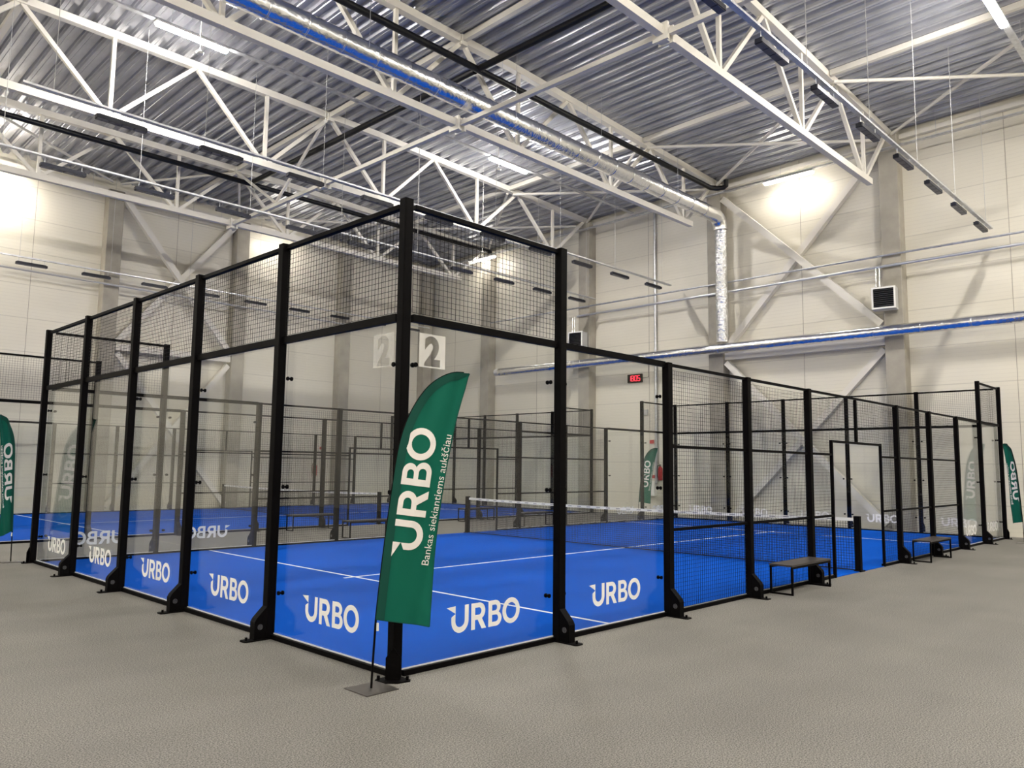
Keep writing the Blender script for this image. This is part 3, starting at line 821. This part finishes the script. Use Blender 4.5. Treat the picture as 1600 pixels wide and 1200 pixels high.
def banner_meshes():
    def grid(f0, f1, nu, name, m, off=0.0):
        mb = MB(); nv = 54; th = 0.0012
        for side in (1, -1):
            vs = []; 
            for j in range(nv+1):
                a = interp(LEFT, j/nv); b = interp(RIGHT, j/nv)
                for i in range(nu+1):
                    f = f0 + (f1-f0)*i/nu
                    u = a[0]*(1-f)+b[0]*f; v = a[1]*(1-f)+b[1]*f
                    vs.append((u, wave(u, v) + side*(th+off), v))
            q = [(j*(nu+1)+i, j*(nu+1)+i+1, (j+1)*(nu+1)+i+1, (j+1)*(nu+1)+i) for j in range(nv) for i in range(nu)]
            if side == 1: q = [x[::-1] for x in q]
            mb.add(vs, q, True)
        return mb.mesh(name, m)
    cloth = grid(0.0, 1.0, 16, 'banner', GREEN)
    # darker pole sleeve along the curved edge and thin hem on the free edge
    mb = MB(); pts = [interp(LEFT, i/60) for i in range(61)]
    for side in (1, -1):
        vs = []
        for i, p in enumerate(pts):
            q = pts[min(i+1, 60)]; pp = pts[max(i-1, 0)]
            d = Vector((q[0]-pp[0], q[1]-pp[1])).normalized(); nrm = Vector((d.y, -d.x))
            w = 0.062 * (1 if i < 54 else (60-i)/6*0.9+0.1)
            e = (p[0]+nrm.x*w, p[1]+nrm.y*w)
            vs += [(p[0]-0.004, wave(*p)+side*0.011, p[1]), ((p[0]+e[0])/2, wave((p[0]+e[0])/2, (p[1]+e[1])/2)+side*0.009, (p[1]+e[1])/2), (e[0], wave(*e)+side*0.006, e[1])]
        fs = [(3*i+k, 3*i+k+1, 3*i+k+4, 3*i+k+3) for i in range(60) for k in (0, 1)]
        if side == 1: fs = [f[::-1] for f in fs]
        mb.add(vs, fs, True)
    sleeve = mb.mesh('pole_sleeve', DGREEN)
    mb = MB(); pts = [interp(RIGHT, i/60) for i in range(61)]
    for a, b in zip(pts, pts[1:]): mb.bar((a[0], wave(*a), a[1]), (b[0], wave(*b), b[1]), 0.007, 0.007)
    pts = [(0.02+(0.436-0.02)*i/14, 0.527+(0.464-0.527)*i/14) for i in range(15)]
    for a, b in zip(pts, pts[1:]): mb.bar((a[0], wave(*a), a[1]), (b[0], wave(*b), b[1]), 0.007, 0.007)
    hem = mb.mesh('hem', DGREEN)
    def onto(me, P0, ea, sa, sb, dep):
        """lay a flat lettering mesh (x along, y up) onto the cloth; show on both faces"""
        eb = (-ea[1], ea[0])
        for v in me.vertices:
            a, b, c = v.co
            u = P0[0] + ea[0]*a*sa + eb[0]*b*sb; w = P0[1] + ea[1]*a*sa + eb[1]*b*sb
            v.co = (u, wave(u, w) + (dep if c > 0 else -dep), w)
        me.flip_normals()
        return me
    def dense(polys):
        out = []
        for p in polys:
            q = []
            for i in range(len(p)):
                a, b = p[i], p[(i+1) % len(p)]; L = math.hypot(b[0]-a[0], b[1]-a[1]); n = max(1, int(L/0.12))
                for k in range(n): q.append((a[0]+(b[0]-a[0])*k/n, a[1]+(b[1]-a[1])*k/n))
            out.append(q)
        return out
    ea = Vector((0.112, 0.96)).normalized()
    lg = outlines_mesh('logo_lettering', dense(logo_polys()), LETTER, 0.01)
    onto(lg, (0.352, 1.05), ea, 0.262, 0.232, 0.0065)
    ea2 = Vector((0.165, 1.037)).normalized()
    def width(t):
        me = text_mesh('slogan_lettering', t, LETTER, 1.0, 0.01, 'LEFT', -0.004)
        return me, max(v.co.x for v in me.vertices)
    _, wid = width('Bankas siekiantiems aukščiau')
    txs = []
    for pre, word in (('', 'Bankas'), ('Bankas ', 'siekiantiems'), ('Bankas siekiantiems ', 'aukščiau')):
        full, fw = width(pre + word); me, ww = width(word)
        for v in me.vertices: v.co.x += fw - ww
        onto(me, (0.415, 0.93), ea2, 1.06/wid, 0.082, 0.0055); txs.append(me)
    return cloth, sleeve, hem, lg, txs
FM = banner_meshes()
def flag(loc, rz, label, tilt=0.0):
    t = thing('feather_flag', label, 'flag', loc, rz, 'green feather flags')
    b = link('banner', FM[0], t); link('pole_sleeve', FM[1], b); link('hem', FM[2], b)
    tag(link('logo_lettering', FM[3], b), 'white word mark lettering'); [tag(link('slogan_word', w_, b), 'thin white slogan word') for w_ in FM[4]]
    mb = MB(); mb.tube([(-0.003, 0, 0.01), (0.005, 0, 0.25)] + [(p[0]-0.003, wave(*p), p[1]) for p in [interp(LEFT, i/40) for i in range(39)]], 0.009, 8)
    part('pole', mb, BLACK, t)
    mb = MB(); mb.tube([(0.03, 0, 0.50), (0.032, 0, 0.44)], 0.010, 8); tag(part('strap_hook', mb, WHITE, t), 'white tension hook')
    mb = MB(); mb.box(-0.15, 0.15, -0.15, 0.15, 0.0, 0.008); part('base_plate', mb, BENCHM, t, rz=-rz)
    return t
vd = math.atan2(5.1497, 3.7674)     # heading from the camera to the near flag
flag((-0.365, -0.18, 0), vd - PI/2, 'green feather flag on a steel base plate standing at the near corner post')
flag((-0.29, 10.40, 0), math.radians(-130.5), 'green feather flag seen from behind at the left edge of the view')
flag((19.0, -0.68, 0), 0.72, 'green feather flag seen from behind at the right edge of the view')
flag((19.9, 11.55, 0), math.atan2(16.9, 24.0) - PI/2, 'green feather flag at the far wall beside the red extinguisher')

# ================================================================== benches
def bench(loc, label, L=1.32, D=0.34):
    t = thing('bench', label, 'bench', loc, 0, 'dark metal benches')
    mb = MB(); mb.bevbox(-L/2, L/2, -D/2, D/2, 0.39, 0.415, 0.006); part('seat', mb, BENCHTOP, t)
    mb = MB()
    for y in (-D/2+0.012, D/2-0.012): mb.box(-L/2+0.01, L/2-0.01, y-0.012, y+0.012, 0.36, 0.39)
    part('seat_frame', mb, BLACK, t)
    for sx in (-1, 1):
        for sy in (-1, 1):
            mb = MB(); x = sx*(L/2-0.025); y = sy*(D/2-0.014); mb.box(x-0.013, x+0.013, y-0.013, y+0.013, 0, 0.36); part('leg', mb, BLACK, t)
        mb = MB(); x = sx*(L/2-0.025); mb.box(x-0.012, x+0.012, -D/2+0.027, D/2-0.027, 0, 0.024); part('floor_bar', mb, BLACK, t)
bench((7.2, -0.235, 0), 'dark bench against the near court side, left of the court entrance')
bench((13.10, -0.29, 0), 'dark bench against the near court side, right of the court entrance')
bench((7.3, 10.62, 0), 'dark bench in the aisle between the courts, left pair, nearer one')
bench((7.35, 13.28, 0), 'dark bench in the aisle between the courts, left pair, farther one')
bench((13.3, 10.62, 0), 'dark bench in the aisle between the courts, right pair, nearer one')
bench((13.4, 13.28, 0), 'dark bench in the aisle between the courts, right pair, farther one')

# ================================================================== small wall items
t = thing('digital_clock', 'black digital wall clock with red 18:05 digits on the right wall', 'clock', (20.90, 12.38, 5.22), 0)
mb = MB(); mb.box(-0.04, 0.04, -0.33, 0.33, -0.165, 0.165); part('clock_case', mb, BLACK, t)
SEG = {'1': 'bc', '8': 'abcdefg', '0': 'abcdef', '5': 'acdfg'}
def digit(ch, y0):
    w, h, s = 0.10, 0.20, 0.026
    mb = MB()
    # seen from inside the hall: +y is to the left, so x_local grows towards -y
    P_ = {'a': (0, h/2, 1), 'g': (0, 0, 1), 'd': (0, -h/2, 1), 'f': (-w/2, h/4, 0), 'e': (-w/2, -h/4, 0), 'b': (w/2, h/4, 0), 'c': (w/2, -h/4, 0)}
    for k in SEG[ch]:
        px, pz, hor = P_[k]
        hw, hh = (w/2, s/2) if hor else (s/2, h/4)
        mb.box(-0.046, -0.040, y0-px-hw, y0-px+hw, pz-hh, pz+hh)
    return mb
for ch, y in zip('1805', (0.225, 0.095, -0.065, -0.205)): part('digit', digit(ch, y), LEDRED, t)
mb = MB(); mb.box(-0.046, -0.040, 0.005, 0.025, 0.03, 0.055); mb.box(-0.046, -0.040, 0.005, 0.025, -0.055, -0.03); part('colon', mb, LEDRED, t)
mb = MB(); mb.tube([(0.02, -0.33, 0), (0.02, -0.62, 0.02), (0.02, -0.62, 1.0)], 0.008, 6); part('clock_cable', mb, BLACK, t)

def extinguisher(loc, rz, label):
    t = thing('fire_extinguisher', label, 'fire extinguisher', loc, rz, 'fire extinguishers')
    mb = MB(); mb.tube([(0,0,-0.27),(0,0,-0.25),(0,0,0.16),(0,0,0.22),(0,0,0.25)], [0.07,0.085,0.085,0.05,0.03], 18); part('cylinder', mb, RED, t)
    mb = MB(); mb.tube([(0,0,0.25),(0,0,0.30)], 0.02, 10); mb.bar((0.02,0,0.31),(-0.09,0,0.34), 0.02, 0.012); mb.bar((0.02,0,0.28),(-0.08,0,0.26), 0.018, 0.01); part('valve', mb, BLACK, t)
    mb = MB(); mb.tube([(0,0.02,0.29),(0,0.11,0.27),(0,0.14,0.15),(0,0.13,-0.1),(0,0.09,-0.2)], 0.011, 8); part('hose', mb, BLACK, t)
    mb = MB(); mb.box(0.07, 0.13, -0.03, 0.03, -0.05, 0.12); part('wall_bracket', mb, GREY, t)
extinguisher((20.82, 11.2, 1.58), 0, 'red fire extinguisher on the right wall beside the far green flag')
extinguisher((14.55, 24.82, 1.52), PI/2, 'red fire extinguisher on the left wall beyond the farther court')
def wall_box_item(name, x0, x1, y0, y1, z0, z1, m, label, cat):
    mb = MB(); mb.box(x0, x1, y0, y1, z0, z1); tag(part(name, mb, m), label, cat)
wall_box_item('cabinet', 20.80, 20.95, 11.45, 11.80, 0.72, 1.28, WHITE, 'white electrical cabinet on the right wall by the far green flag', 'cabinet')
wall_box_item('alarm_button', 20.90, 20.95, 11.52, 11.64, 1.38, 1.50, RED, 'small red alarm call point above the white cabinet', 'alarm')
wall_box_item('alarm_sounder', 20.90, 20.95, 11.55, 11.72, 2.68, 2.82, RED, 'small red alarm sounder behind the tip of the far flag', 'alarm')
wall_box_item('alarm_sounder', 14.82, 14.98, 24.88, 24.95, 2.40, 2.52, RED, 'small red alarm sounder above the left wall extinguisher', 'alarm')
wall_box_item('emergency_lamp', 20.86, 20.95, 11.80, 12.05, 3.78, 3.98, GREY, 'small grey box lamp above the far green flag', 'lamp')
